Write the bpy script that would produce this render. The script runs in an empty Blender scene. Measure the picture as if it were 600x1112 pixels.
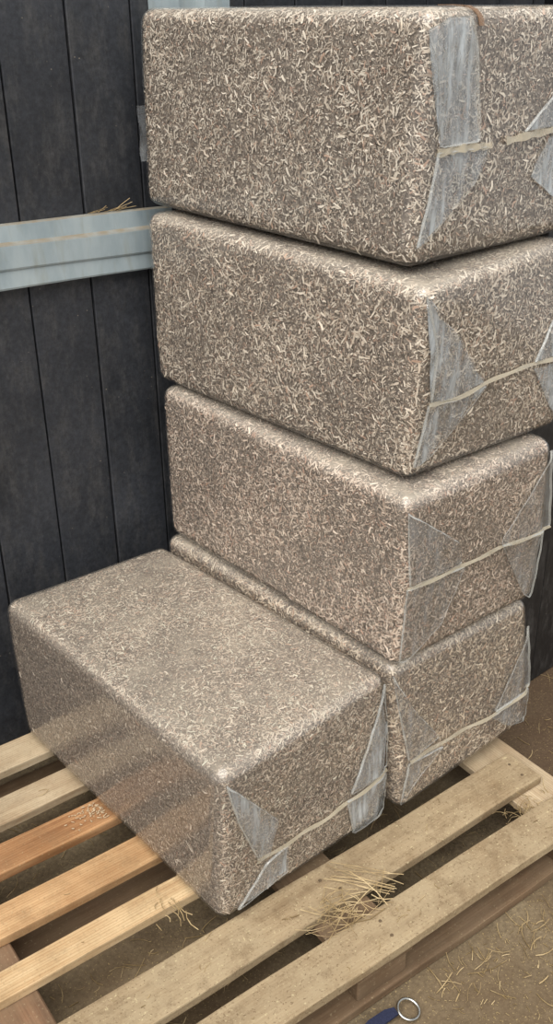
import bpy, bmesh, math, random
import numpy as np
from mathutils import Vector, Matrix

scene = bpy.context.scene
C = scene.collection
PI = math.pi

# ------------------------------------------------------------------ camera, light, exposure
cam_d = bpy.data.cameras.new('camera')
cam = bpy.data.objects.new('camera', cam_d); C.objects.link(cam)
yaw, pitch, roll = 0.71004, 0.47771, -0.0140
fw = Vector((math.sin(yaw)*math.cos(pitch), math.cos(yaw)*math.cos(pitch), -math.sin(pitch)))
rt = fw.cross(Vector((0, 0, 1))).normalized(); up = rt.cross(fw)
rt, up = rt*math.cos(roll)+up*math.sin(roll), -rt*math.sin(roll)+up*math.cos(roll)
m = Matrix((rt, up, -fw)).transposed().to_4x4()
m.translation = Vector((-0.79946, -1.09289, 1.60793))
cam.matrix_world = m
cam_d.sensor_fit = 'VERTICAL'; cam_d.sensor_height = 36.0; cam_d.lens = 1082.53/1112*36.0
cam_d.clip_start = 0.02
scene.camera = cam

world = bpy.data.worlds.new('overcast'); scene.world = world; world.use_nodes = True
bg = world.node_tree.nodes['Background']
bg.inputs['Color'].default_value = (0.93, 0.97, 1.0, 1); bg.inputs['Strength'].default_value = 0.62

sun_d = bpy.data.lights.new('sun', 'SUN'); sun_d.energy = 3.4; sun_d.angle = math.radians(62)
sun_d.color = (1.0, 0.965, 0.915)
sun = bpy.data.objects.new('sun', sun_d); C.objects.link(sun)
sun.rotation_euler = Vector((0.45, 0.27, -0.85)).to_track_quat('-Z', 'Y').to_euler()

vs = scene.view_settings
vs.view_transform = 'Standard'; vs.look = 'None'; vs.exposure = 0.27; vs.gamma = 1.0; vs.use_curve_mapping = False

# ------------------------------------------------------------------ helpers
def lin(r, g, b):
    f = lambda c: (c/255/12.92) if c/255 <= 0.04045 else ((c/255+0.055)/1.055)**2.4
    return (f(r), f(g), f(b), 1.0)

def new_mat(name):
    mt = bpy.data.materials.new(name); mt.use_nodes = True
    nt = mt.node_tree
    for n in list(nt.nodes): nt.nodes.remove(n)
    out = nt.nodes.new('ShaderNodeOutputMaterial')
    return mt, nt, out

def node(nt, typ, ins=None, **props):
    n = nt.nodes.new(typ)
    for k, v in props.items(): setattr(n, k, v)
    for k, v in (ins or {}).items():
        if isinstance(v, bpy.types.NodeSocket): nt.links.new(v, n.inputs[k])
        else: n.inputs[k].default_value = v
    return n

def ramp(nt, fac, stops):
    n = nt.nodes.new('ShaderNodeValToRGB'); nt.links.new(fac, n.inputs['Fac'])
    e = n.color_ramp.elements
    while len(e) < len(stops): e.new(0.5)
    for el, (p, c) in zip(e, stops):
        el.position = p; el.color = c if len(c) == 4 else (*c, 1)
    return n.outputs['Color']

def mixc(nt, fac, a, b, blend='MIX'):
    n = nt.nodes.new('ShaderNodeMix'); n.data_type = 'RGBA'; n.blend_type = blend
    for idx, v in ((0, fac), (6, a), (7, b)):
        if isinstance(v, bpy.types.NodeSocket): nt.links.new(v, n.inputs[idx])
        else: n.inputs[idx].default_value = v
    return n.outputs[2]

def coords(nt, scale=(1, 1, 1), rand=False):
    tc = nt.nodes.new('ShaderNodeTexCoord')
    v = tc.outputs['Object']
    if rand:
        oi = nt.nodes.new('ShaderNodeObjectInfo')
        mu = node(nt, 'ShaderNodeMath', {0: oi.outputs['Random'], 1: 37.0}, operation='MULTIPLY')
        v = node(nt, 'ShaderNodeVectorMath', {0: v, 1: mu.outputs[0]}, operation='ADD').outputs[0]
    mp = node(nt, 'ShaderNodeMapping', {'Vector': v, 'Scale': scale})
    return mp.outputs['Vector']

def noise(nt, vec, scale, detail=4, rough=0.55):
    return node(nt, 'ShaderNodeTexNoise', {'Vector': vec, 'Scale': scale, 'Detail': detail, 'Roughness': rough}).outputs['Fac']

def mesh_obj(name, verts, faces, mat, parent=None, smooth=False, loc=None):
    me = bpy.data.meshes.new(name)
    me.from_pydata([tuple(v) for v in verts], [], [tuple(f) for f in faces]); me.update()
    if mat: me.materials.append(mat)
    if smooth: me.polygons.foreach_set('use_smooth', [True]*len(me.polygons))
    o = bpy.data.objects.new(name, me); C.objects.link(o)
    if parent: o.parent = parent
    if loc is not None: o.location = loc
    return o

def bm_obj(name, bm, mat, parent=None, smooth=False, loc=None, rot=None):
    bmesh.ops.recalc_face_normals(bm, faces=bm.faces[:])
    me = bpy.data.meshes.new(name); bm.to_mesh(me); bm.free()
    if mat: me.materials.append(mat)
    if smooth: me.polygons.foreach_set('use_smooth', [True]*len(me.polygons))
    o = bpy.data.objects.new(name, me); C.objects.link(o)
    if parent: o.parent = parent
    if loc is not None: o.location = loc
    if rot is not None: o.rotation_euler = rot
    return o

def tag(o, label=None, cat=None, group=None, kind=None):
    if label: o['label'] = label
    if cat: o['category'] = cat
    if group: o['group'] = group
    if kind: o['kind'] = kind
    return o

def empty(name, loc, rz=0.0):
    o = bpy.data.objects.new(name, None); C.objects.link(o); o.location = loc; o.rotation_euler = (0, 0, rz)
    o.empty_display_size = 0.1
    return o

def box_bm(dx, dy, dz, bevel=0.002, jit=0.0, rng=None, cuts=0):
    bm = bmesh.new(); bmesh.ops.create_cube(bm, size=1.0)
    bmesh.ops.scale(bm, vec=(dx, dy, dz), verts=bm.verts)
    if bevel: bmesh.ops.bevel(bm, geom=bm.edges[:], offset=bevel, segments=1, profile=0.5, affect='EDGES')
    if jit:
        for v in bm.verts:
            v.co += Vector((rng.uniform(-jit, jit), rng.uniform(-jit, jit), rng.uniform(-jit, jit)*0.4))
    return bm

# ------------------------------------------------------------------ materials
def wood(name, light, dark, dust=None, dust_amt=0.0, grain=1.0, rough=0.75, dirt=0.45):
    mt, nt, out = new_mat(name)
    v = coords(nt, (2.2, 46, 46), rand=True)
    g = noise(nt, v, 1.0, 6, 0.62)
    col = ramp(nt, g, [(0.32, dark), (0.62, light)])
    v2 = coords(nt, (1, 1, 1), rand=True)
    w = node(nt, 'ShaderNodeTexWave', {'Vector': coords(nt, (0.35, 9, 9), rand=True), 'Scale': 5.5, 'Distortion': 4.0, 'Detail': 3.0, 'Detail Scale': 1.2},
             wave_type='BANDS', bands_direction='Y').outputs['Fac']
    wl = ramp(nt, w, [(0.0, (0.72, 0.62, 0.52, 1)), (0.35, (1, 1, 1, 1))])
    col = mixc(nt, 0.75*grain, col, mixc(nt, 1.0, col, wl, 'MULTIPLY'))
    blot = ramp(nt, noise(nt, v2, 7.0, 5, 0.6), [(0.36, (0.66, 0.60, 0.54, 1)), (0.6, (1, 1, 1, 1))])
    col = mixc(nt, 0.8, col, mixc(nt, 1.0, col, blot, 'MULTIPLY'))
    if dust:
        df = ramp(nt, noise(nt, v2, 10.0, 7, 0.68), [(0.30, (0, 0, 0, 1)), (0.62, (dust_amt,)*3+(1,))])
        col = mixc(nt, df, col, dust)
        dd = ramp(nt, noise(nt, v2, 17.0, 9, 0.78), [(0.50, (0, 0, 0, 1)), (0.68, (0.75*dirt,)*3+(1,))])
        col = mixc(nt, dd, col, lin(112, 92, 68))
        sp = ramp(nt, noise(nt, v2, 210.0, 3, 0.6), [(0.58, (0, 0, 0, 1)), (0.70, (0.7*dirt,)*3+(1,))])
        col = mixc(nt, sp, col, lin(96, 76, 54))
        sp2 = ramp(nt, noise(nt, v2, 160.0, 3, 0.6), [(0.63, (0, 0, 0, 1)), (0.70, (0.6*dirt,)*3+(1,))])
        col = mixc(nt, sp2, col, lin(206, 190, 150))
    bmp = node(nt, 'ShaderNodeBump', {'Height': g, 'Strength': 0.35, 'Distance': 0.003})
    p = node(nt, 'ShaderNodeBsdfPrincipled', {'Base Color': col, 'Roughness': rough, 'Normal': bmp.outputs[0], 'Specular IOR Level': 0.25})
    nt.links.new(p.outputs[0], out.inputs[0])
    return mt

M = {}
M['pale'] = wood('pale_wood', lin(206, 187, 157), lin(168, 144, 114), lin(186, 170, 143), 0.5)
M['straw_wood'] = wood('fresh_wood', lin(222, 196, 156), lin(190, 154, 112), lin(190, 168, 130), 0.25)
M['orange'] = wood('orange_wood', lin(200, 156, 112), lin(148, 102, 66), lin(160, 128, 96), 0.25, 1.0)
M['tan'] = wood('tan_wood', lin(214, 176, 132), lin(174, 130, 88), lin(176, 150, 112), 0.3)
M['dusty'] = wood('dusty_wood', lin(172, 152, 121), lin(136, 115, 88), lin(164, 146, 117), 0.85, 0.5, dirt=1.0)
M['red'] = wood('red_brown_wood', lin(146, 112, 86), lin(100, 72, 54), lin(126, 106, 84), 0.7, 0.6)
M['dirty'] = wood('dirty_wood', lin(136, 112, 88), lin(92, 72, 55), lin(124, 106, 84), 0.6, 0.6)

def board_material(name='black_board', lo=lin(36, 38, 42), hi=lin(62, 64, 69)):
    mt, nt, out = new_mat(name)
    v = coords(nt, (1, 1, 1), rand=True)
    n1 = noise(nt, v, 3.5, 5, 0.6)
    col = ramp(nt, n1, [(0.3, lo), (0.7, hi)])
    n2 = noise(nt, coords(nt, (26, 26, 9.0), rand=True), 1.0, 9, 0.8)
    col = mixc(nt, ramp(nt, n2, [(0.48, (0, 0, 0, 1)), (0.70, (0.55,)*3+(1,))]), col, lin(88, 86, 84))
    sp = node(nt, 'ShaderNodeTexVoronoi', {'Vector': v, 'Scale': 55.0}, feature='F1')
    spk = ramp(nt, sp.outputs['Distance'], [(0.05, (1, 1, 1, 1)), (0.10, (0, 0, 0, 1))])
    msk = ramp(nt, noise(nt, v, 6.0, 3, 0.6), [(0.52, (0, 0, 0, 1)), (0.62, (0.7,)*3+(1,))])
    col = mixc(nt, mixc(nt, 1.0, spk, msk, 'MULTIPLY'), col, lin(150, 140, 125))
    gr = ramp(nt, noise(nt, v, 75.0, 6, 0.75), [(0.34, (0.72,)*3+(1,)), (0.66, (1.35,)*3+(1,))])
    col = mixc(nt, 1.0, col, gr, 'MULTIPLY')
    bmp = node(nt, 'ShaderNodeBump', {'Height': noise(nt, v, 90.0, 4, 0.6), 'Strength': 0.25, 'Distance': 0.002})
    p = node(nt, 'ShaderNodeBsdfPrincipled', {'Base Color': col, 'Roughness': 0.55, 'Normal': bmp.outputs[0], 'Specular IOR Level': 0.35})
    nt.links.new(p.outputs[0], out.inputs[0])
    return mt
M['board'] = board_material()
M['board_shaded'] = board_material('shaded_partition_board', lin(24, 23, 23), lin(38, 36, 35))  # darker copy of the boards, the stack's shadow put into its colour

mt, nt, out = new_mat('dark_backing')
p = node(nt, 'ShaderNodeBsdfPrincipled', {'Base Color': lin(16, 16, 18), 'Roughness': 0.9, 'Specular IOR Level': 0.1})
nt.links.new(p.outputs[0], out.inputs[0]); M['backing'] = mt

def steel_material():
    mt, nt, out = new_mat('galvanised_steel')
    v = coords(nt)
    n1 = noise(nt, coords(nt, (9, 9, 3)), 1.0, 5, 0.65)
    col = ramp(nt, n1, [(0.3, lin(138, 152, 158)), (0.52, lin(164, 176, 180)), (0.75, lin(178, 188, 188))])
    st = ramp(nt, noise(nt, coords(nt, (26, 26, 5)), 1.0, 4, 0.6), [(0.52, (0, 0, 0, 1)), (0.72, (0.6,)*3+(1,))])
    col = mixc(nt, st, col, lin(140, 140, 124))
    geo = nt.nodes.new('ShaderNodeNewGeometry')
    sx = node(nt, 'ShaderNodeSeparateXYZ', {0: geo.outputs['True Normal']})
    # dust lies on the upward ledges
    upf = ramp(nt, sx.outputs['Z'], [(0.35, (0, 0, 0, 1)), (0.6, (1, 1, 1, 1))])
    dn = ramp(nt, noise(nt, v, 30, 5, 0.6), [(0.3, (0.55,)*3+(1,)), (0.6, (1, 1, 1, 1))])
    col = mixc(nt, mixc(nt, 1.0, upf, dn, 'MULTIPLY'), col, lin(140, 130, 113))
    p = node(nt, 'ShaderNodeBsdfPrincipled', {'Base Color': col, 'Roughness': 0.6, 'Metallic': 0.0, 'Specular IOR Level': 0.4})
    nt.links.new(p.outputs[0], out.inputs[0])
    return mt
M['steel'] = steel_material()

def ground_material():
    mt, nt, out = new_mat('dirty_concrete')
    v = coords(nt)
    n1 = noise(nt, v, 5.0, 8, 0.65)
    col = ramp(nt, n1, [(0.30, lin(94, 82, 66)), (0.52, lin(126, 112, 91)), (0.72, lin(148, 134, 110))])
    n2 = noise(nt, v, 120.0, 6, 0.7)
    col = mixc(nt, 0.75, col, mixc(nt, 1.0, col, ramp(nt, n2, [(0.33, (0.5, 0.48, 0.45, 1)), (0.62, (1.15, 1.12, 1.05, 1))]), 'MULTIPLY'))
    n3 = ramp(nt, noise(nt, v, 2.2, 4, 0.6), [(0.45, (0, 0, 0, 1)), (0.65, (0.7,)*3+(1,))])
    col = mixc(nt, n3, col, lin(96, 78, 58))
    # a darker brown patch beyond the right end of the pallet
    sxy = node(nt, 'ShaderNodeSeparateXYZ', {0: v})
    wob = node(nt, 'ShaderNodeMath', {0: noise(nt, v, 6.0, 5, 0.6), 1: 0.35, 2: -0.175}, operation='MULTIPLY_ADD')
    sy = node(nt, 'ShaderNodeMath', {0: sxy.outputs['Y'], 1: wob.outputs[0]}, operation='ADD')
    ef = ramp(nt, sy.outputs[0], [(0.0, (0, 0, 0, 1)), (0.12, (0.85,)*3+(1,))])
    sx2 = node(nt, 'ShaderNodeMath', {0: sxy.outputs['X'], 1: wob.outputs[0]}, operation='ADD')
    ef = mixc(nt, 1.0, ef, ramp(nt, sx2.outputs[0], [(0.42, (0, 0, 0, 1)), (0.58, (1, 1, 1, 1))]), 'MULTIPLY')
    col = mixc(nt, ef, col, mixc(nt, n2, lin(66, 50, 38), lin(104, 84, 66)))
    sp = ramp(nt, noise(nt, v, 330.0, 2, 0.5), [(0.64, (0, 0, 0, 1)), (0.72, (0.8,)*3+(1,))])
    col = mixc(nt, sp, col, lin(180, 158, 110))
    bmp = node(nt, 'ShaderNodeBump', {'Height': n2, 'Strength': 0.5, 'Distance': 0.004})
    p = node(nt, 'ShaderNodeBsdfPrincipled', {'Base Color': col, 'Roughness': 0.9, 'Normal': bmp.outputs[0], 'Specular IOR Level': 0.2})
    nt.links.new(p.outputs[0], out.inputs[0])
    return mt
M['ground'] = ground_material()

def core_material():
    mt, nt, out = new_mat('packed_shavings')
    v = coords(nt)
    n1 = noise(nt, v, 150.0, 4, 0.65)
    col = ramp(nt, n1, [(0.33, lin(82, 74, 66)), (0.50, lin(128, 116, 105)), (0.68, lin(172, 160, 145))])
    p = node(nt, 'ShaderNodeBsdfPrincipled', {'Base Color': col, 'Roughness': 0.9, 'Specular IOR Level': 0.1})
    nt.links.new(p.outputs[0], out.inputs[0])
    return mt
M['core'] = core_material()

def chip_material():
    mt, nt, out = new_mat('wood_shavings')
    a = node(nt, 'ShaderNodeAttribute', attribute_name='chip_colour')
    p = node(nt, 'ShaderNodeBsdfPrincipled', {'Base Color': a.outputs['Color'], 'Roughness': 0.75, 'Specular IOR Level': 0.2})
    nt.links.new(p.outputs[0], out.inputs[0])
    return mt
M['chip'] = chip_material()

def film_material(name, haze, haze_col, rough, bump, scale, ior=1.5, dust=0.0, streak=False):
    """thin clear polythene: clear + milky haze + gloss by Fresnel"""
    mt, nt, out = new_mat(name)
    v = coords(nt)
    w1 = noise(nt, coords(nt, (1.0, 0.35, 1.0)), scale, 5, 0.6)
    bmp = node(nt, 'ShaderNodeBump', {'Height': w1, 'Strength': bump, 'Distance': 0.01})
    clear = node(nt, 'ShaderNodeBsdfTransparent', {'Color': (0.97, 0.97, 0.97, 1)})
    milk = node(nt, 'ShaderNodeBsdfDiffuse', {'Color': haze_col})
    hn = ramp(nt, noise(nt, v, 9.0, 6, 0.65), [(0.28, (haze*0.45,)*3+(1,)), (0.72, (min(1, haze*1.6),)*3+(1,))])
    if streak:   # wrinkles and white stretch marks run along the pull of the fold
        s1 = noise(nt, coords(nt, (60, 60, 9)), 1.0, 4, 0.6)
        hn = mixc(nt, 1.0, hn, ramp(nt, s1, [(0.35, (0.35,)*3+(1,)), (0.55, (1, 1, 1, 1)), (0.70, (2.0,)*3+(1,))]), 'MULTIPLY')
    if dust:
        geo = nt.nodes.new('ShaderNodeNewGeometry')
        sx = node(nt, 'ShaderNodeSeparateXYZ', {0: geo.outputs['Normal']})
        upf = ramp(nt, sx.outputs['Z'], [(0.25, (0, 0, 0, 1)), (0.85, (dust,)*3+(1,))])
        dn = ramp(nt, noise(nt, v, 14.0, 6, 0.7), [(0.34, (0.25,)*3+(1,)), (0.62, (1, 1, 1, 1))])
        dfac = mixc(nt, 1.0, upf, dn, 'MULTIPLY')
        hn = mixc(nt, 1.0, hn, dfac, 'ADD')
        mc = mixc(nt, dfac, haze_col, lin(204, 190, 164))
        nt.links.new(mc, milk.inputs['Color'])
    body = node(nt, 'ShaderNodeMixShader', {0: hn, 1: clear.outputs[0], 2: milk.outputs[0]})
    # a thin sheet reflects alike from both sides: undo the inversion of the index on its inner face
    g2 = nt.nodes.new('ShaderNodeNewGeometry')
    io = node(nt, 'ShaderNodeMath', {0: g2.outputs['Backfacing'], 1: 1/ior-ior, 2: ior}, operation='MULTIPLY_ADD')
    fr = node(nt, 'ShaderNodeFresnel', {'IOR': io.outputs[0], 'Normal': bmp.outputs[0]})
    gl = node(nt, 'ShaderNodeBsdfGlossy', {'Color': (1, 1, 1, 1), 'Roughness': rough, 'Normal': bmp.outputs[0]})
    mx = node(nt, 'ShaderNodeMixShader', {0: fr.outputs[0], 1: body.outputs[0], 2: gl.outputs[0]})
    nt.links.new(mx.outputs[0], out.inputs[0])
    return mt
M['film'] = film_material('clear_wrap', 0.07, lin(178, 172, 164), 0.20, 0.2, 16.0, 1.5, 0.45)
M['film_dirty_shaded'] = film_material('dirty_shaded_wrap', 0.16, lin(146, 139, 131), 0.15, 0.12, 16.0, 1.6, 0.34)  # film dirt, plus the front bale's shaded left side put into the haze
M['flap'] = film_material('folded_wrap', 0.38, lin(196, 201, 203), 0.14, 0.7, 30.0, 1.55, 0, streak=True)
M['flap_thin'] = film_material('thin_folded_wrap', 0.20, lin(186, 188, 188), 0.14, 0.6, 30.0, 1.55, 0, streak=True)
M['crease'] = film_material('creased_wrap', 0.27, lin(206, 206, 200), 0.18, 0.5, 60.0, 1.5)  # milky film that also paints highlights along fold rims and pleats
M['tape'] = film_material('brown_tape', 0.55, lin(146, 112, 82), 0.2, 0.4, 60.0, 1.5)
M['seam'] = film_material('seam_wrap', 0.50, lin(196, 184, 160), 0.2, 0.4, 60.0, 1.5)

def plain(name, col, rough=0.6, metallic=0.0, var=0.25, scale=60, spec=0.3):
    mt, nt, out = new_mat(name)
    n = noise(nt, coords(nt), scale, 4, 0.6)
    c0 = tuple(c*(1-var) for c in col[:3])+(1,); c1 = tuple(min(1, c*(1+var)) for c in col[:3])+(1,)
    p = node(nt, 'ShaderNodeBsdfPrincipled', {'Base Color': ramp(nt, n, [(0.3, c0), (0.7, c1)]), 'Roughness': rough, 'Metallic': metallic, 'Specular IOR Level': spec})
    nt.links.new(p.outputs[0], out.inputs[0])
    return mt
M['webbing'] = plain('blue_webbing', lin(38, 42, 64), 0.85, 0, 0.35, 400)
M['ring'] = plain('chrome_ring', lin(190, 188, 182), 0.25, 1.0, 0.15, 80, 0.5)
M['nail'] = plain('nail_steel', lin(128, 110, 88), 0.5, 0.6, 0.2, 200)

# ------------------------------------------------------------------ setting: ground, walls, rail
GZ = -0.134
bm = bmesh.new(); bmesh.ops.create_grid(bm, x_segments=60, y_segments=60, size=4.0)
rg = random.Random(3)
for v in bm.verts: v.co.z = rg.uniform(-0.003, 0.0)
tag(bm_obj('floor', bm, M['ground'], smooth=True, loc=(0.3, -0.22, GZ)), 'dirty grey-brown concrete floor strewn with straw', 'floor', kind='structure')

WY = 0.912
def board_wall(name, label, x0, x1, y, top, first, pitch_, seed, mat='board'):
    r = random.Random(seed)
    bmw = box_bm(x1-x0, 0.04, top-GZ, 0)
    w = tag(bm_obj(name, bmw, M['backing'], loc=((x0+x1)/2, y+0.046, (top+GZ)/2)), label, 'wall', kind='structure')
    bm = box_bm(pitch_-0.0045, 0.022, top-GZ-0.004, 0.002)
    me = bpy.data.meshes.new('board'); bm.to_mesh(me); bm.free(); me.materials.append(M[mat])
    x = first
    while x + pitch_ <= x1+0.01:
        o = bpy.data.objects.new('board', me); C.objects.link(o); o.parent = w
        o.location = (x+pitch_/2-(x0+x1)/2, -0.046+0.011+r.uniform(0, 0.003), 0)
        x += pitch_
    return w
board_wall('wall_back', 'black vertical board wall behind the stacked bales', -1.36, 2.43, WY, 2.4, 0.2155-0.1585*10, 0.1585, 5)
board_wall('wall_right', 'dark board partition to the right of the bale stack', 1.07, 2.82, 0.175, 2.4, 1.075, 0.1585, 8, 'board_shaded')

# galvanised rail: one folded sheet profile (y out of the wall, z)
yb = WY - 0.0005
prof = [(yb, 1.190), (yb-0.010, 1.189), (yb-0.012, 1.187), (yb-0.014, 1.153), (yb-0.023, 1.149), (yb-0.025, 1.146), (yb-0.026, 1.098),
        (yb-0.024, 1.094), (yb-0.021, 1.093), (yb-0.024, 1.058), (yb-0.022, 1.054), (yb, 1.054)]
x0, x1 = -1.3, 0.60
n = len(prof); tilt = -0.045
vs_, fs_ = [], []
for k in range(39):
    x = x0+(x1-x0)*k/38
    for (y, z) in prof: vs_.append((x, y, z+tilt*(x-0.15)+0.0012*math.sin(9*x+z*40)))
for k in range(38):
    for i in range(n):
        j = (i+1) % n
        fs_.append((k*n+i, k*n+j, (k+1)*n+j, (k+1)*n+i))
fs_.append(tuple(range(n))); fs_.append(tuple(reversed(range(38*n, 39*n))))
tag(mesh_obj('trim_1', vs_, fs_, M['steel']), 'pale galvanised ridged steel rail across the black board wall', 'rail', kind='structure')

# galvanised plate seen just above the top bale
bm = bmesh.new()
pts2 = [(0.578, WY-0.001), (0.578, WY-0.030), (0.640, WY-0.030), (0.648, WY-0.012), (0.700, WY-0.012), (0.708, WY-0.030), (0.780, WY-0.030), (0.780, WY-0.001)]
vb = [bm.verts.new((x, y, 1.42)) for x, y in pts2]; vt = [bm.verts.new((x, y, 2.35)) for x, y in pts2]
bm.faces.new(vb); bm.faces.new(vt)
for i in range(len(pts2)):
    j = (i+1) % len(pts2); bm.faces.new((vb[i], vb[j], vt[j], vt[i]))
tag(bm_obj('trim_2', bm, M['steel']), 'grey-blue galvanised steel plate on the wall showing just above the topmost bale', 'plate', kind='structure')

# ------------------------------------------------------------------ pallet
pr = random.Random(11)
PYAW = -0.088
pal = tag(empty('wooden_pallet', (0.19, 0.28, GZ)), 'weathered wooden pallet of spaced slats carrying the wrapped bales', 'pallet')
inv = Vector((0.19, 0.28, GZ))
def slat(name, x0, x1, yb0, yf0, slope, ztop, th, mat, bev=0.003):
    """board along x; back/front edge y at x=0, slope dy/dx"""
    ang = math.atan(slope); L = (x1-x0)/math.cos(ang); w = (yb0-yf0)*math.cos(ang)
    bm = bmesh.new(); bmesh.ops.create_cube(bm, size=1.0)
    bmesh.ops.scale(bm, vec=(L, w, th), verts=bm.verts)
    bmesh.ops.bevel(bm, geom=bm.edges[:], offset=bev, segments=2, profile=0.6, affect='EDGES')
    bmesh.ops.subdivide_edges(bm, edges=[e for e in bm.edges if abs((e.verts[0].co-e.verts[1].co).x) > 0.3], cuts=14)
    ph = pr.uniform(0, 6)
    for v in bm.verts:
        v.co.y += 0.0014*math.sin(v.co.x*11+ph) + pr.uniform(-.0005, .0005)
        v.co.z += 0.0008*math.sin(v.co.x*7+ph*2)
    xm = (x0+x1)/2; ym = (yb0+yf0)/2 + slope*xm
    return bm_obj(name, bm, mat, pal, loc=Vector((xm, ym, ztop-th/2))-inv, rot=(0, 0, ang))
TH = 0.022
S = [(-0.485, 0.80, 0.782, 0.690, -0.090, 'pale'), (-0.48, 0.81, 0.612, 0.531, -0.085, 'pale'), (-0.49, 0.80, 0.478, 0.396, -0.085, 'orange'),
     (-0.475, 0.81, 0.322, 0.241, -0.09, 'tan'), (-0.485, 0.80, 0.174, 0.112, -0.093, 'straw_wood'), (-0.49, 0.812, 0.015, -0.088, -0.078, 'dusty'),
     (-0.48, 0.86, -0.135, -0.231, -0.088, 'dusty')]
slats = [slat('top_slat', a, b, y1, y0, sl, -0.002, TH, M[mk]) for a, b, y1, y0, sl, mk in S]
def crossbar(name, xc, w, z0, z1, mat, ya=-0.225, yb_=0.79):
    slope = PYAW
    L = yb_-ya
    bm = box_bm(L, w, z1-z0, 0.003)
    ymid = (ya+yb_)/2
    return bm_obj(name, bm, mat, pal, loc=Vector((xc+0.09*ymid, ymid+slope*xc, (z0+z1)/2))-inv, rot=(0, 0, PI/2+slope))
XS = (-0.415, 0.215, 0.79)
for x in XS: crossbar('stringer_board', x, 0.135, -0.046, -0.0245, M['red'] if x < 0 else M['dirty'] if x < 0.5 else M['pale'])
for x in XS:
    for yc in (-0.165, 0.27, 0.72):
        bm = box_bm(0.125, 0.095, 0.064, 0.003)
        bm_obj('block', bm, M['dirty'], pal, loc=Vector((x+0.09*yc, yc+PYAW*x, -0.0785))-inv, rot=(0, 0, PYAW))
for yb0, yf0 in ((-0.12, -0.225), (0.32, 0.22), (0.77, 0.67)):
    slat('bottom_board', -0.49, 0.86, yb0, yf0, -0.088, -0.111, 0.022, M['dirty'])
# nail heads where slats cross the stringers
for k, (a, b, y1, y0, sl, mk) in enumerate(S):
    for x in XS:
        for f in (0.3, 0.7):
            bm = bmesh.new(); bmesh.ops.create_cone(bm, cap_ends=True, segments=8, radius1=0.004, radius2=0.0035, depth=0.0012)
            xx = x+pr.uniform(-.02, .02); yy = y0+(y1-y0)*f+sl*xx
            bm_obj('nail', bm, M['nail'], slats[k], loc=slats[k].matrix_basis.inverted() @ (Vector((xx, yy, -0.0012))-inv))

# ------------------------------------------------------------------ bales
CH = {  # fitted corner positions: index x + 2*y + 4*z
 'F': [(-.005,.012,.0), (.435,.003,.0), (-.008,.787,.0), (.436,.794,0), (.001,-.004,.382), (.436,.007,.385), (-.008,.794,.381), (.428,.782,.370)],
 'B': [(.474,-.014,.0), (.936,-.010,.0), (.452,.79,0), (.897,.797,0), (.452,.009,.390), (.889,-.005,.378), (.445,.789,.386), (.897,.797,.388)],
 'C': [(.447,-.002,.394), (.880,-.021,.389), (.458,.784,.389), (.902,.776,.390), (.439,-.021,.784), (.881,-.027,.785), (.457,.786,.787), (.902,.776,.788)],
 'D': [(.482,.025,.793), (.928,.003,.789), (.472,.817,.790), (.920,.815,.790), (.475,-.002,1.166), (.924,.013,1.180), (.468,.818,1.183), (.920,.815,1.182)],
 'E': [(.502,.061,1.180), (.957,.046,1.184), (.502,.862,1.190), (.955,.856,1.186), (.513,.048,1.588), (.953,.054,1.585), (.513,.855,1.587), (.955,.856,1.585)],
}
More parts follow.
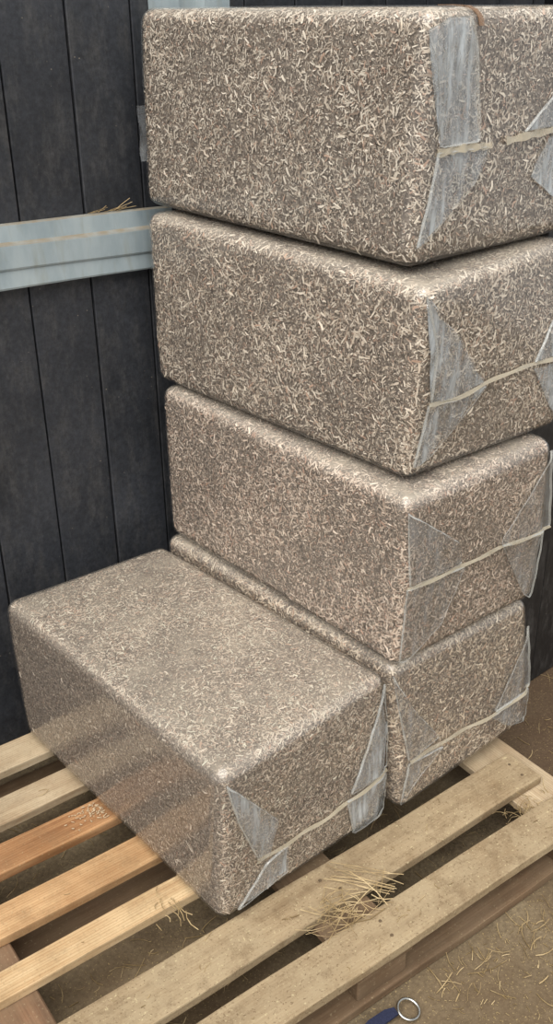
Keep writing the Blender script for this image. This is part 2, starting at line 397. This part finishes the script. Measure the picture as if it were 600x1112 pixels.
ENDS = {
'E': {'flaps': [[(-0.008, 0.926), (0.041, 0.821), (0.084, 0.494), (0.306, 0.498), (0.241, 0.886), (0.198, 0.966), (0.098, 0.967)], [(0.077, 0.474), (0.376, 0.47), (0.308, 0.329), (0.026, 0.092)], [(0.589, 0.51), (0.78, 0.657), (1.004, 0.87), (1.01, 0.516)], [(0.76, 0.47), (0.655, 0.312), (0.856, 0.18), (0.974, 0.044), (0.989, 0.481)]], 'seams': [[(0.077, 0.474), (0.228, 0.479), (0.376, 0.474)], [(0.465, 0.482), (0.652, 0.494), (0.998, 0.508)]]},
'D': {'flaps': [[(0.012, 0.98), (0.085, 0.848), (0.22, 0.713), (0.336, 0.531), (0.403, 0.435), (0.235, 0.399), (0.078, 0.422), (0.083, 0.668)], [(0.067, 0.411), (0.237, 0.389), (0.425, 0.41), (0.239, 0.229), (0.112, 0.114), (0.03, 0.079)], [(0.754, 0.44), (0.897, 0.677), (1.0, 0.848), (1.002, 0.421)], [(0.759, 0.4), (0.906, 0.153), (0.994, 0.038), (1.006, 0.391)]], 'seams': [[(0.06, 0.418), (0.236, 0.394), (0.404, 0.43), (0.661, 0.442), (0.929, 0.417), (1.004, 0.406)]]},
'C': {'flaps': [[(0.008, 0.936), (0.337, 0.65), (0.372, 0.514), (0.04, 0.515)], [(0.029, 0.503), (0.401, 0.485), (0.268, 0.18), (0.022, 0.029)], [(0.999, 0.932), (0.658, 0.56), (0.646, 0.502), (1.048, 0.455)], [(0.669, 0.482), (0.899, 0.085), (0.972, 0.029), (0.987, 0.445)]], 'seams': [[(0.029, 0.509), (0.336, 0.495), (0.646, 0.502), (1.048, 0.455)]]},
'B': {'flaps': [[(0.005, 0.947), (0.098, 0.7), (0.275, 0.396), (0.059, 0.351)], [(0.058, 0.338), (0.305, 0.305), (0.073, 0.163), (0.009, 0.052)], [(1.004, 0.792), (0.73, 0.347), (0.706, 0.302), (1.024, 0.308)], [(0.674, 0.284), (1.024, 0.284), (1.002, 0.036), (0.822, 0.108)]], 'seams': [[(0.059, 0.351), (0.394, 0.341), (0.706, 0.286), (1.024, 0.308)]]},
'F': {'flaps': [[(0.025, 0.939), (0.296, 0.528), (0.249, 0.324), (0.193, 0.32), (0.066, 0.695)], [(0.361, 0.306), (0.365, 0.108), (0.075, 0.06), (0.238, 0.273)], [(0.977, 0.951), (1.015, 0.69), (1.015, 0.369), (0.751, 0.365), (0.915, 0.773)], [(0.729, 0.335), (1.016, 0.329), (1.014, 0.056), (0.789, 0.05)]], 'seams': [[(0.182, 0.328), (0.581, 0.319), (0.952, 0.349), (1.015, 0.349)]]},
}
LABELS = {
 'E': 'topmost wrapped shavings bale of the stack, its seam broken midway along the end',
 'D': 'second wrapped shavings bale from the top of the stack',
 'C': 'third wrapped shavings bale from the top, loose film corner sticking out at right',
 'B': 'lowest wrapped shavings bale of the stack, resting on the pallet under three others',
 'F': 'single wrapped shavings bale on the pallet in front of the stack, nothing on top',
}

class Bale:
    def __init__(self, key, r=0.030):
        self.c = np.array(CH[key], float); self.key = key
        self.h = np.array([0.445, 0.795, 0.39])/2; self.r = r
        self.base = self.c[:4].mean(axis=0)
        g = np.random.default_rng(sum(map(ord, key)))
        self.ph = g.uniform(0, 6.28, (8,)); self.fr = g.uniform(6, 16, (8, 3))
    def surf(self, q, off=0.0):
        q = np.asarray(q, float); h, r = self.h, self.r
        p = q*h; inner = np.clip(p, -(h-r), h-r); d = p-inner
        ln = np.linalg.norm(d, axis=1, keepdims=True); ln[ln == 0] = 1
        nrm = d/ln
        u = (inner+nrm*r)/h*0.5+0.5
        x, y, z = u[:, 0:1], u[:, 1:2], u[:, 2:3]
        w = 0
        for i in range(8):
            a = x if i & 1 else 1-x; b = y if i & 2 else 1-y; cc = z if i & 4 else 1-z
            w = w + a*b*cc*self.c[i]
        # soft unevenness of pressed shavings, kept off the faces that carry weight
        side = 1-np.abs(nrm[:, 2:3])
        dsp = sum(np.sin(w@self.fr[k]+self.ph[k])[:, None] for k in range(8))/8
        bulge = (1-q[:, 2:3]**2)*0.004
        return w + nrm*(side*(dsp*0.004+bulge)-0.0025+off-0.004*np.clip(-nrm[:, 2:3], 0, 1)), nrm

def cube_grid(nx, ny, nz):
    """quads of a cube surface, with extra loops near the edges"""
    def ticks(n, e):
        t = np.linspace(-1, 1, n+1)[1:-1]
        ed = np.array([1, .995, 0.985, .965, 0.94, .915, .88])
        ed = 1-(1-ed)*e
        t = t[np.abs(t) < ed[-1]-0.02]
        return np.concatenate([-ed, t, ed[::-1]])
    tx, ty, tz = ticks(nx, 1.25), ticks(ny, 0.7), ticks(nz, 1.4)
    V, Fc, idx = [], [], {}
    def vid(p):
        k = tuple(np.round(p, 5))
        if k not in idx: idx[k] = len(V); V.append(p)
        return idx[k]
    for ax, (ta, tb) in enumerate([(ty, tz), (tz, tx), (tx, ty)]):
        for s in (-1, 1):
            g = [[None]*len(tb) for _ in ta]
            for i, a in enumerate(ta):
                for j, b in enumerate(tb):
                    p = [0, 0, 0]; p[ax] = s; p[(ax+1) % 3] = a; p[(ax+2) % 3] = b
                    g[i][j] = vid(tuple(p))
            for i in range(len(ta)-1):
                for j in range(len(tb)-1):
                    f = (g[i][j], g[i+1][j], g[i+1][j+1], g[i][j+1])
                    Fc.append(f if s > 0 else f[::-1])
    return np.array(V), Fc
CV, CF = cube_grid(14, 22, 12)

PAL = np.array([lin(236, 225, 208)[:3], lin(212, 198, 180)[:3], lin(180, 164, 147)[:3], lin(144, 127, 112)[:3], lin(108, 95, 84)[:3], lin(196, 166, 146)[:3], lin(84, 74, 66)[:3]])

def chips(bale, specs, seed, tint, dens, size=1.0):
    """loose flat curled shavings pressed against the film, as one mesh"""
    g = np.random.default_rng(seed)
    allv, allf, allc = [], [], []
    nv = 0
    H = bale.h*2
    for ax, s, frac, shade, coarse in specs:
        a1, a2 = (ax+1) % 3, (ax+2) % 3
        area = H[a1]*H[a2]
        for (per_m2, l0, l1, w0, w1, lift, probs) in (
            (34000*dens, 0.003, 0.008, 0.0010, 0.0024, 0.0010, [.26, .28, .20, .11, .05, .07, .03]),
            (17000*dens, 0.006, 0.015, 0.0017, 0.0036, 0.0016, [.36, .28, .14, .09, .05, .06, .02]),
            (2600*dens, 0.013, 0.026, 0.0026, 0.0056, 0.0022, [.52, .28, .10, .04, .0, .06, .0])):
            l0, l1, w0, w1 = l0*size, l1*size, w0*size, w1*size; per_m2 = per_m2/size**1.6
            if l1 > 0.009: per_m2 = per_m2*coarse
            N = int(area*per_m2*frac)
            q = np.zeros((N, 3)); q[:, ax] = s
            q[:, a1] = g.uniform(-1, 1, N); q[:, a2] = g.uniform(-1, 1, N)
            # patchiness of coarse and fine shavings
            wpos, _ = bale.surf(q, 0.0)
            pn = np.sin(wpos@np.array([9., 13., 17.])+seed)+np.sin(wpos@np.array([-21., 11., 15.])+seed*2)+np.sin(wpos@np.array([17., -25., 29.]))
            keep = g.uniform(0, 1, N) < (1.0 if l1 < 0.009 else np.clip(0.62+0.22*pn, 0.15, 1.0))
            keep &= g.uniform(0, 1, N) < np.clip((q[:, 2]+1.0)/0.16, 0.25, 1.0)    # film hangs loose along the bottom rim
            q = q[keep]; N = len(q)
            if N == 0: continue
            pos, nrm = bale.surf(q, 0.0)
            t = np.cross(nrm, g.normal(size=(N, 3))); t /= np.linalg.norm(t, axis=1, keepdims=True)
            b = np.cross(nrm, t)
            tilt = np.clip(g.normal(0, 0.10, N), -.16, .16)[:, None]*min(1, 0.012/l1)
            t2 = t*np.cos(tilt)+nrm*np.sin(tilt)
            roll_ = g.normal(0, 0.22, N)[:, None]
            b2 = b*np.cos(roll_)+nrm*np.sin(roll_)
            L = (g.uniform(l0, l1, N)/2)[:, None]; W = (g.uniform(w0, w1, N)/2)[:, None]
            bend = g.normal(0, 0.16, N)[:, None]*L
            cen = pos+nrm*g.uniform(0.0, lift, N)[:, None]
            tp0 = g.uniform(0.35, 1.0, N)[:, None]; tp1 = g.uniform(0.35, 1.0, N)[:, None]
            e0 = cen-t2*L; e1 = cen+t2*L
            mid = cen+b2*bend+nrm*0.0005
            V = np.stack([e0-b2*W*tp0, e0+b2*W*tp0, mid-b2*W, mid+b2*W, e1-b2*W*tp1, e1+b2*W*tp1], 1).reshape(-1, 3)
            base = nv+np.arange(N)*6
            f = np.stack([base, base+2, base+3, base+1, base+2, base+4, base+5, base+3], 1).reshape(-1, 4)
            pi = g.choice(7, N, p=probs)
            col = PAL[pi]*g.uniform(0.82, 1.12, N)[:, None]*np.array(tint)*shade
            allv.append(V); allf.append(f); allc.append(np.repeat(col, 6, 0)); nv += N*6
    V = np.concatenate(allv)-bale.base; Fq = np.concatenate(allf).astype(np.int32); Cc = np.concatenate(allc)
    me = bpy.data.meshes.new('shavings')
    me.vertices.add(len(V)); me.vertices.foreach_set('co', V.astype(np.float32).ravel())
    nf = len(Fq); me.loops.add(nf*4); me.polygons.add(nf)
    me.loops.foreach_set('vertex_index', Fq.ravel())
    me.polygons.foreach_set('loop_start', np.arange(nf, dtype=np.int32)*4)
    me.update(calc_edges=True)
    at = me.attributes.new('chip_colour', 'FLOAT_COLOR', 'POINT')
    at.data.foreach_set('color', np.concatenate([np.clip(Cc, 0, 1), np.ones((len(Cc), 1))], 1).astype(np.float32).ravel())
    me.materials.append(M['chip'])
    return me

def end_points(bale, st, off):
    st = np.asarray(st, float)
    sc = np.clip(st[:, 0], 0.0, 1.0)
    q = np.stack([2*sc-1, -np.ones(len(st)), 2*np.clip(st[:, 1], 0.045, 0.965)-1], 1)
    # keep to the flat of the end so corners follow the rounding
    p, nrm = bale.surf(q, 0.0)
    p = p + nrm*np.asarray(off).reshape(-1, 1)
    p[:, 0] += (st[:, 0]-sc)*0.445
    return p

def flap(bale, poly, parent, seed, mat):
    bm = bmesh.new()
    vsx = [bm.verts.new((s, 0, t)) for s, t in poly]
    bm.faces.new(vsx)
    bmesh.ops.triangulate(bm, faces=bm.faces[:])
    bmesh.ops.subdivide_edges(bm, edges=bm.edges[:], cuts=9, use_grid_fill=True)
    bm.verts.ensure_lookup_table()
    st = np.array([(v.co.x, v.co.z) for v in bm.verts])
    g = np.random.default_rng(seed); ph = g.uniform(0, 6, 6)
    a = g.uniform(-0.6, 0.6)
    wr = 0.0011*np.sin((st[:, 0]*math.cos(a)+st[:, 1]*math.sin(a))*60+ph[0]+2*np.sin(st[:, 1]*11+ph[1]))+0.0012*np.sin(st[:, 0]*24+ph[2]+st[:, 1]*17)
    P = end_points(bale, st, 0.0075+wr)-bale.base
    for v, p in zip(bm.verts, P): v.co = p
    o = bm_obj('fold_flap', bm, mat, parent, smooth=True)
    # bright creased rim of the fold
    return o

def ribbon(bale, line, width, off, seed, name, mat, parent, n=40, smooth=5):
    """seam: flat strip standing slightly proud, with real thickness"""
    line = np.array(line, float)
    seg = np.concatenate([[0], np.cumsum(np.linalg.norm(np.diff(line, axis=0), axis=1))])
    u = np.linspace(0, seg[-1], n)
    st = np.stack([np.interp(u, seg, line[:, 0]), np.interp(u, seg, line[:, 1])], 1)
    g = np.random.default_rng(seed)
    k = np.array([.25, .5, .25])
    for _ in range(smooth): st[1:-1] = (st[:-2]+2*st[1:-1]+st[2:])/4
    wob = (0.0025 if smooth > 1 else 0.0006)*np.sin(np.arange(n)*0.55+g.uniform(0, 6))
    st[:, 1] += wob*0.8
    d = np.gradient(st*np.array([0.445, 0.39]), axis=0); d /= np.linalg.norm(d, axis=1, keepdims=True)
    nn = np.stack([-d[:, 1]/0.445, d[:, 0]/0.39], 1)
    hw = width/2*(1+0.25*np.sin(np.arange(n)*0.8+g.uniform(0, 6)))
    A = end_points(bale, st+nn*hw[:, None], off+wob); B = end_points(bale, st-nn*hw[:, None], off+0.003+wob)
    A2 = end_points(bale, st+nn*hw[:, None], off+wob+0.0012); B2 = end_points(bale, st-nn*hw[:, None], off+0.0042+wob)
    V = np.concatenate([A, B, A2, B2])-bale.base
    Fc = []
    for i in range(n-1):
        a, b, c, dd = i, n+i, 2*n+i, 3*n+i
        Fc += [(c, dd, dd+1, c+1), (a, a+1, b+1, b), (a, c, c+1, a+1), (b, b+1, dd+1, dd)]
    Fc += [(0, n, 3*n, 2*n), (n-1, 3*n-1, 4*n-1, 2*n-1)]
    return mesh_obj(name, V, Fc, mat, parent)

def edge_rim(bale, poly, parent, seed):
    """doubled creased edge of each folded flap"""
    pts = list(poly)+[poly[0]]
    return ribbon(bale, pts, 0.0024, 0.0078, seed, 'fold_crease', M['crease'], parent, n=90, smooth=1)

TINT = {'E': (1.08, 1.065, 1.05), 'D': (1.08, 1.045, 1.015), 'C': (1.10, 1.015, 0.985), 'B': (1.06, 1.0, 0.93), 'F': (1.22, 1.16, 1.12)}
bales = {}
for bi, key in enumerate('FBCDE'):
    bl = Bale(key, 0.026)
    root = tag(empty('shavings_bale', bl.base), LABELS[key], 'bale', 'plastic wrapped shavings bales')
    V, nrm = bl.surf(CV, -0.001)
    mesh_obj('packed_block', V-bl.base, CF, M['core'], root, smooth=True)
    specs = [(0, -1, 1.0, 1.0, 1.0), (1, -1, 1.0, 0.97, 1.0), (0, 1, 0.6, 1.0, 1.0), (2, 1, 1.0 if key in 'FE' else 0.75, 1.0, 1.0)]
    if key == 'F': specs[0] = (0, -1, 1.0, 0.72, 0.4)     # finer shavings here; the darker tint paints in this side's shade
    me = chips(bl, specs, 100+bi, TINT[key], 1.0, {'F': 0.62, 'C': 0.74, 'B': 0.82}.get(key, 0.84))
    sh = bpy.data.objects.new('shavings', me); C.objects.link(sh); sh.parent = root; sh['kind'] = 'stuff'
    V, nrm = bl.surf(CV, 0.0050)
    wrap = mesh_obj('plastic_wrap', V-bl.base, CF, M['film_dirty_shaded' if key == 'F' else 'film'], root, smooth=True)
    for k, poly in enumerate(ENDS[key]['flaps']):
        fl = flap(bl, poly, root, bi*10+k, M['flap_thin' if key in 'CB' else 'flap'])
        edge_rim(bl, poly, fl, bi*31+k)
    for k, line in enumerate(ENDS[key]['seams']):
        ribbon(bl, line, 0.0065 if key != 'E' else 0.011, 0.009, bi*20+k, 'seam', M['seam'], root)
    if key == 'E':     # sharp gathered pleats in the upper left fold, pale to paint their highlights
        for k, line in enumerate(([(0.13, .88), (0.165, .74), (0.20, .60)], [(0.215, .90), (0.25, .72), (0.275, .55)], [(0.07, .86), (0.10, .66), (0.105, .52)])):
            ribbon(bl, line, 0.003, 0.0095, 300+k, 'pleat', M['crease'], root)
        # brown tape end over the top front edge
        qp = np.array([(-.62, -.86, 1), (-.56, -.91, 1), (-.51, -.955, 1), (-.485, -.985, 1), (-.475, -1, .985), (-.465, -1, .955), (-.46, -1, .92), (-.455, -1, .87)], float)
        tv, tf = [], []
        for off in (0.0062, 0.0074):
            for sd in (-0.028, 0.028):
                q2 = qp.copy(); q2[:, 0] += sd
                tv += list(bl.surf(q2, off)[0]-bl.base)
        k8 = len(qp)
        for i in range(k8-1):
            a0, b0, a1, b1 = i, k8+i, 2*k8+i, 3*k8+i
            tf += [(a1, b1, b1+1, a1+1), (a0, a0+1, b0+1, b0), (a0, a1, a1+1, a0+1), (b0, b0+1, b1+1, b1)]
        tf += [(0, k8, 3*k8, 2*k8), (k8-1, 3*k8-1, 4*k8-1, 2*k8-1)]
        tag(mesh_obj('tape_strip', tv, tf, M['tape'], root, smooth=False), 'brown tape end')
        # loose film tab standing out at the far left edge
        tv, tf = [], []
        for i in range(9):
            z = 1.285+0.115*i/8; wv = 0.004*math.sin(i*1.1)
            for j, (dx, dy) in enumerate(((0.012, 0.0), (0.003, 0.005), (-0.005, 0.008+wv))):
                tv.append(np.array((0.503+dx, 0.852+dy, z))-bl.base)
        for i in range(8):
            for j in range(2): tf.append((i*3+j, i*3+j+1, i*3+j+4, i*3+j+3))
        mesh_obj('fold_flap', tv, tf, M['flap_thin'], root, smooth=True)
    bales[key] = (bl, root)

# shavings spilled on the orange slat beside the front bale
g = np.random.default_rng(77)
cv, cf = [], []
for k in range(80):
    x = -0.010-abs(g.normal(0, 0.030)); y = 0.435+g.normal(0, 0.022)-0.085*x
    if not (0.402 < y+0.085*x < 0.472): continue
    a = g.uniform(0, PI); L = g.uniform(.001, .0042); W = g.uniform(.0006, .0015)
    d1 = np.array((math.cos(a), math.sin(a), 0))*L; d2 = np.array((-math.sin(a), math.cos(a), 0))*W
    c = np.array((x, y, -0.0005+g.uniform(0, .001))); b = len(cv)
    for z in (0, .0012): cv += [c-d1-d2+(0, 0, z), c+d1-d2*.6+(0, 0, z), c+d1*.9+d2+(0, 0, z), c-d1+d2+(0, 0, z)]
    cf += [(b+4, b+5, b+6, b+7), (b, b+1, b+5, b+4), (b+1, b+2, b+6, b+5), (b+2, b+3, b+7, b+6), (b+3, b, b+4, b+7)]
M['crumb'] = plain('pale_shavings', lin(190, 168, 138), 0.8, 0, 0.3, 300, 0.2)
tag(mesh_obj('spilled_shavings', cv, cf, M['crumb']), 'pale shavings spilled on the orange slat beside the front bale', 'shavings', kind='stuff')

# ------------------------------------------------------------------ loose straw
def straw_mesh(name, stalks, mat, seed, origin):
    """stalks: (p0, p1, radius, sag) -> three-sided bent tubes in one mesh"""
    V, Fc = [], []
    rr = random.Random(seed)
    for p0, p1, r, bend in stalks:
        p0 = Vector(p0); p1 = Vector(p1); d = (p1-p0)
        if d.length < 1e-5: continue
        side = d.cross(Vector((0, 0, 1)))
        if side.length < 1e-6: side = Vector((1, 0, 0))
        side.normalize(); upv = side.cross(d).normalized()
        base = len(V)
        for k in range(4):
            t = k/3; c = p0+d*t+side*bend*math.sin(PI*t)
            for j in range(3):
                a = 2*PI*j/3; V.append(c+(side*math.cos(a)+upv*math.sin(a))*r-origin)
        for k in range(3):
            for j in range(3):
                a = base+k*3+j; b = base+k*3+(j+1) % 3
                Fc.append((a, b, b+3, a+3))
        Fc.append((base, base+2, base+1)); Fc.append((base+9, base+10, base+11))
    return mesh_obj(name, V, Fc, mat, loc=origin)

mt, nt, out = new_mat('dry_straw')
n1 = noise(nt, coords(nt), 22.0, 3, 0.6)
pcol = ramp(nt, n1, [(0.3, lin(116, 96, 66)), (0.5, lin(160, 137, 98)), (0.7, lin(196, 174, 134))])
p = node(nt, 'ShaderNodeBsdfPrincipled', {'Base Color': pcol, 'Roughness': 0.6, 'Specular IOR Level': 0.3})
nt.links.new(p.outputs[0], out.inputs[0]); M['straw'] = mt

rs = random.Random(21)
st = []
for _ in range(900):
    x = rs.uniform(-0.6, 1.6); y = rs.uniform(-0.62, 0.85)
    if y > 0.16 and x > 1.05: continue
    if y > -0.23-0.088*x and rs.random() < 0.35: continue
    yy = y-PYAW*x; xx = x-0.09*y
    if -0.55 < x < 0.95 and any(a-.03 < yy < b+.03 for a, b in ((-.23, -.11), (.22, .32), (.67, .77))): continue
    if any(abs(xx-X) < 0.09 for X in XS): continue
    if 0.0 < x < 0.24 and -0.36 < y < -0.2: continue
    L = min(0.09, rs.expovariate(1/0.022)+0.006); a = rs.uniform(0, PI)
    z = GZ+0.0015
    st.append(((x, y, z), (x+L*math.cos(a), y+L*math.sin(a), z+rs.uniform(0, 0.004)), rs.uniform(0.0006, 0.0013), rs.uniform(-.15, .15)*L))
for _ in range(100):   # denser drift along the pallet's front edge
    x = rs.uniform(0.26, 0.95); y = -0.262-0.09*x-abs(rs.gauss(0, 0.05))
    L = rs.uniform(0.012, 0.06); a = rs.gauss(0.3, 0.8); z = GZ+0.0015
    st.append(((x, y, z), (x+L*math.cos(a), y+L*math.sin(a), z+rs.uniform(0, 0.01)), rs.uniform(0.0006, 0.0013), rs.uniform(-.15, .15)*L))
for _ in range(260):   # litter showing through the slat gaps
    x = rs.uniform(-0.55, 0.7); y = rs.uniform(-0.1, 0.66); L = rs.uniform(0.01, 0.05); a = rs.uniform(0, PI); z = GZ+0.001
    yy = y-PYAW*x; xx = x-0.09*y
    if any(a_-.05 < yy < b_+.05 for a_, b_ in ((-.23, -.11), (.22, .32), (.67, .77))) or any(abs(xx-X) < 0.10 for X in XS): continue
    st.append(((x, y, z), (x+L*math.cos(a), y+L*math.sin(a), z+rs.uniform(0, 0.005)), rs.uniform(0.0005, 0.0011), rs.uniform(-.2, .2)*L))
for _ in range(700):   # chaff
    x = rs.uniform(0.24, 1.3); y = rs.uniform(-0.62, -0.25)-0.09*x
    L = rs.uniform(0.003, 0.014); a = rs.uniform(0, PI); z = GZ+0.001
    st.append(((x, y, z), (x+L*math.cos(a), y+L*math.sin(a), z+rs.uniform(0, 0.002)), rs.uniform(0.0005, 0.0011), 0.0))
tag(straw_mesh('loose_straw', st, M['straw'], 1, Vector((0.4, 0, GZ))), 'short loose straw scattered over the floor', 'straw', kind='stuff')

st = []
for _ in range(46):
    x = rs.gauss(0.20, 0.05); y = -0.105-0.08*x+rs.gauss(0, 0.018)
    L = rs.uniform(0.04, 0.12); a = rs.choice((rs.gauss(0.1, 0.5), rs.gauss(-0.9, 0.4), rs.uniform(0, PI)))
    z = -0.004+rs.uniform(0, 0.014)
    dx, dy = L/2*math.cos(a), L/2*math.sin(a)
    st.append(((x-dx, y-dy, z+rs.uniform(-.004, .012)), (x+dx, y+dy, z+rs.uniform(-.004, .012)), rs.uniform(0.0005, 0.0011), rs.uniform(-.22, .22)*L))
for k in range(9):    # parallel stalks lying back over the slat
    x = 0.235+0.007*k+rs.uniform(-.014, .014)
    st.append(((x-0.02+rs.uniform(-.01, .01), -0.03+rs.uniform(-.025, .022), 0.004), (x+0.05+rs.uniform(-.02, .02), -0.135+rs.uniform(-.025, .02), 0.006), rs.uniform(0.0006, 0.001), rs.uniform(-.006, .006)))
tag(straw_mesh('straw_tuft', st, M['straw'], 2, Vector((0.2, -0.1, 0))), 'tuft of straw caught between the two front pallet slats', 'straw', kind='stuff')

st = []
for _ in range(45):
    x = rs.gauss(0.72, 0.03); y = -0.118-0.085*x+rs.gauss(0, 0.014); z = rs.uniform(-0.05, -0.012)
    L = rs.uniform(0.02, 0.06); a = rs.uniform(0, PI)
    st.append(((x, y, z), (x+L*math.cos(a), y+L*math.sin(a)*0.5, z+rs.uniform(-.005, .02)), rs.uniform(0.0006, 0.0011), rs.uniform(-.4, .4)*L))
tag(straw_mesh('straw_wisp', st, M['straw'], 3, Vector((0.7, -0.17, -0.03))), 'curly wisp of straw in the slat gap at the right end of the pallet', 'straw', kind='stuff')

st = []
for (a, b, y1, y0, sl, mk) in S:    # single bits lying on the slats
    for _ in range(26 if mk == 'dusty' else 9):
        x = rs.uniform(a, b); y = rs.uniform(y0+.01, y1-.01)+sl*x
        L = rs.uniform(0.006, 0.03); an = rs.uniform(0, PI)
        if x > -0.05 and y > -0.05: continue
        st.append(((x, y, 0.0), (x+L*math.cos(an), y+L*math.sin(an)*0.6, 0.001), rs.uniform(0.0004, 0.0009), rs.uniform(-.2, .2)*L))
for k in range(14):    # around the corner of the front bale
    x = -0.02-abs(rs.gauss(0, 0.02)); y = 0.12+rs.gauss(0, 0.02); L = rs.uniform(0.02, 0.06); an = rs.gauss(-1.3, 0.5)
    st.append(((x-.01, y, 0.002), (x-.01-abs(L*math.cos(an)*.5), y+L*math.sin(an), 0.006), rs.uniform(0.0006, 0.0011), rs.uniform(-.2, .2)*L))
tag(straw_mesh('straw_bits', st, M['straw'], 4, Vector((0.2, 0.2, 0))), 'small straw bits lying on the pallet slats', 'straw', kind='stuff')

st = []
for k in range(9):
    x = 0.42+rs.gauss(0, 0.035); L = rs.uniform(0.02, 0.06); a = rs.gauss(0.0, 0.3)
    z0_ = 1.192+tilt*(x-0.15)
    st.append(((x, WY-0.007+rs.uniform(0, .004), z0_), (x+L*math.cos(a), WY-0.009, z0_+abs(L*math.sin(a))+.002), rs.uniform(0.0004, 0.0008), rs.uniform(-.004, .004)))
tag(straw_mesh('straw_wisp', st, M['straw'], 6, Vector((0.42, WY-0.008, 1.18))), 'thin straw stalks caught on top of the steel wall rail', 'straw', kind='stuff')

# ------------------------------------------------------------------ strap with metal ring on the floor
sroot = tag(empty('strap', (0.17, -0.27, GZ)), 'dark blue webbing strap with a shiny metal ring on the floor', 'strap')
bm = bmesh.new()
R, r = 0.0215, 0.0030
ring = []
for i in range(28):
    a = 2*PI*i/28
    ring.append([bm.verts.new(((R+r*math.cos(2*PI*j/8))*math.cos(a), (R+r*math.cos(2*PI*j/8))*math.sin(a), r*math.sin(2*PI*j/8))) for j in range(8)])
for i in range(28):
    for j in range(8): bm.faces.new((ring[i][j], ring[(i+1) % 28][j], ring[(i+1) % 28][(j+1) % 8], ring[i][(j+1) % 8]))
bm_obj('ring', bm, M['ring'], sroot, smooth=True, loc=(0.033, -0.024, 0.011), rot=(0.2, 0.1, 0))
# webbing: folded band through the ring, running off out of view
V, Fc = [], []
path = [Vector((0.012, -0.012, 0.012)), Vector((-0.005, -0.006, 0.010)), Vector((-0.04, 0.0, 0.007)), Vector((-0.09, -0.006, 0.006)), Vector((-0.15, -0.03, 0.006)), Vector((-0.22, -0.07, 0.006))]
for i, c in enumerate(path):
    d = (path[min(i+1, 5)]-path[max(i-1, 0)]).normalized(); s = d.cross(Vector((0, 0, 1))).normalized()
    hw = 0.008 if i == 0 else 0.0115
    for (a, b) in ((-hw, -.002), (hw, -.002), (hw, .0022), (-hw, .0022)): V.append(c+s*a+Vector((0, 0, b)))
for i in range(5):
    for j in range(4): Fc.append((i*4+j, i*4+(j+1) % 4, (i+1)*4+(j+1) % 4, (i+1)*4+j))
Fc += [(3, 2, 1, 0), (20, 21, 22, 23)]
mesh_obj('webbing', V, Fc, M['webbing'], sroot)
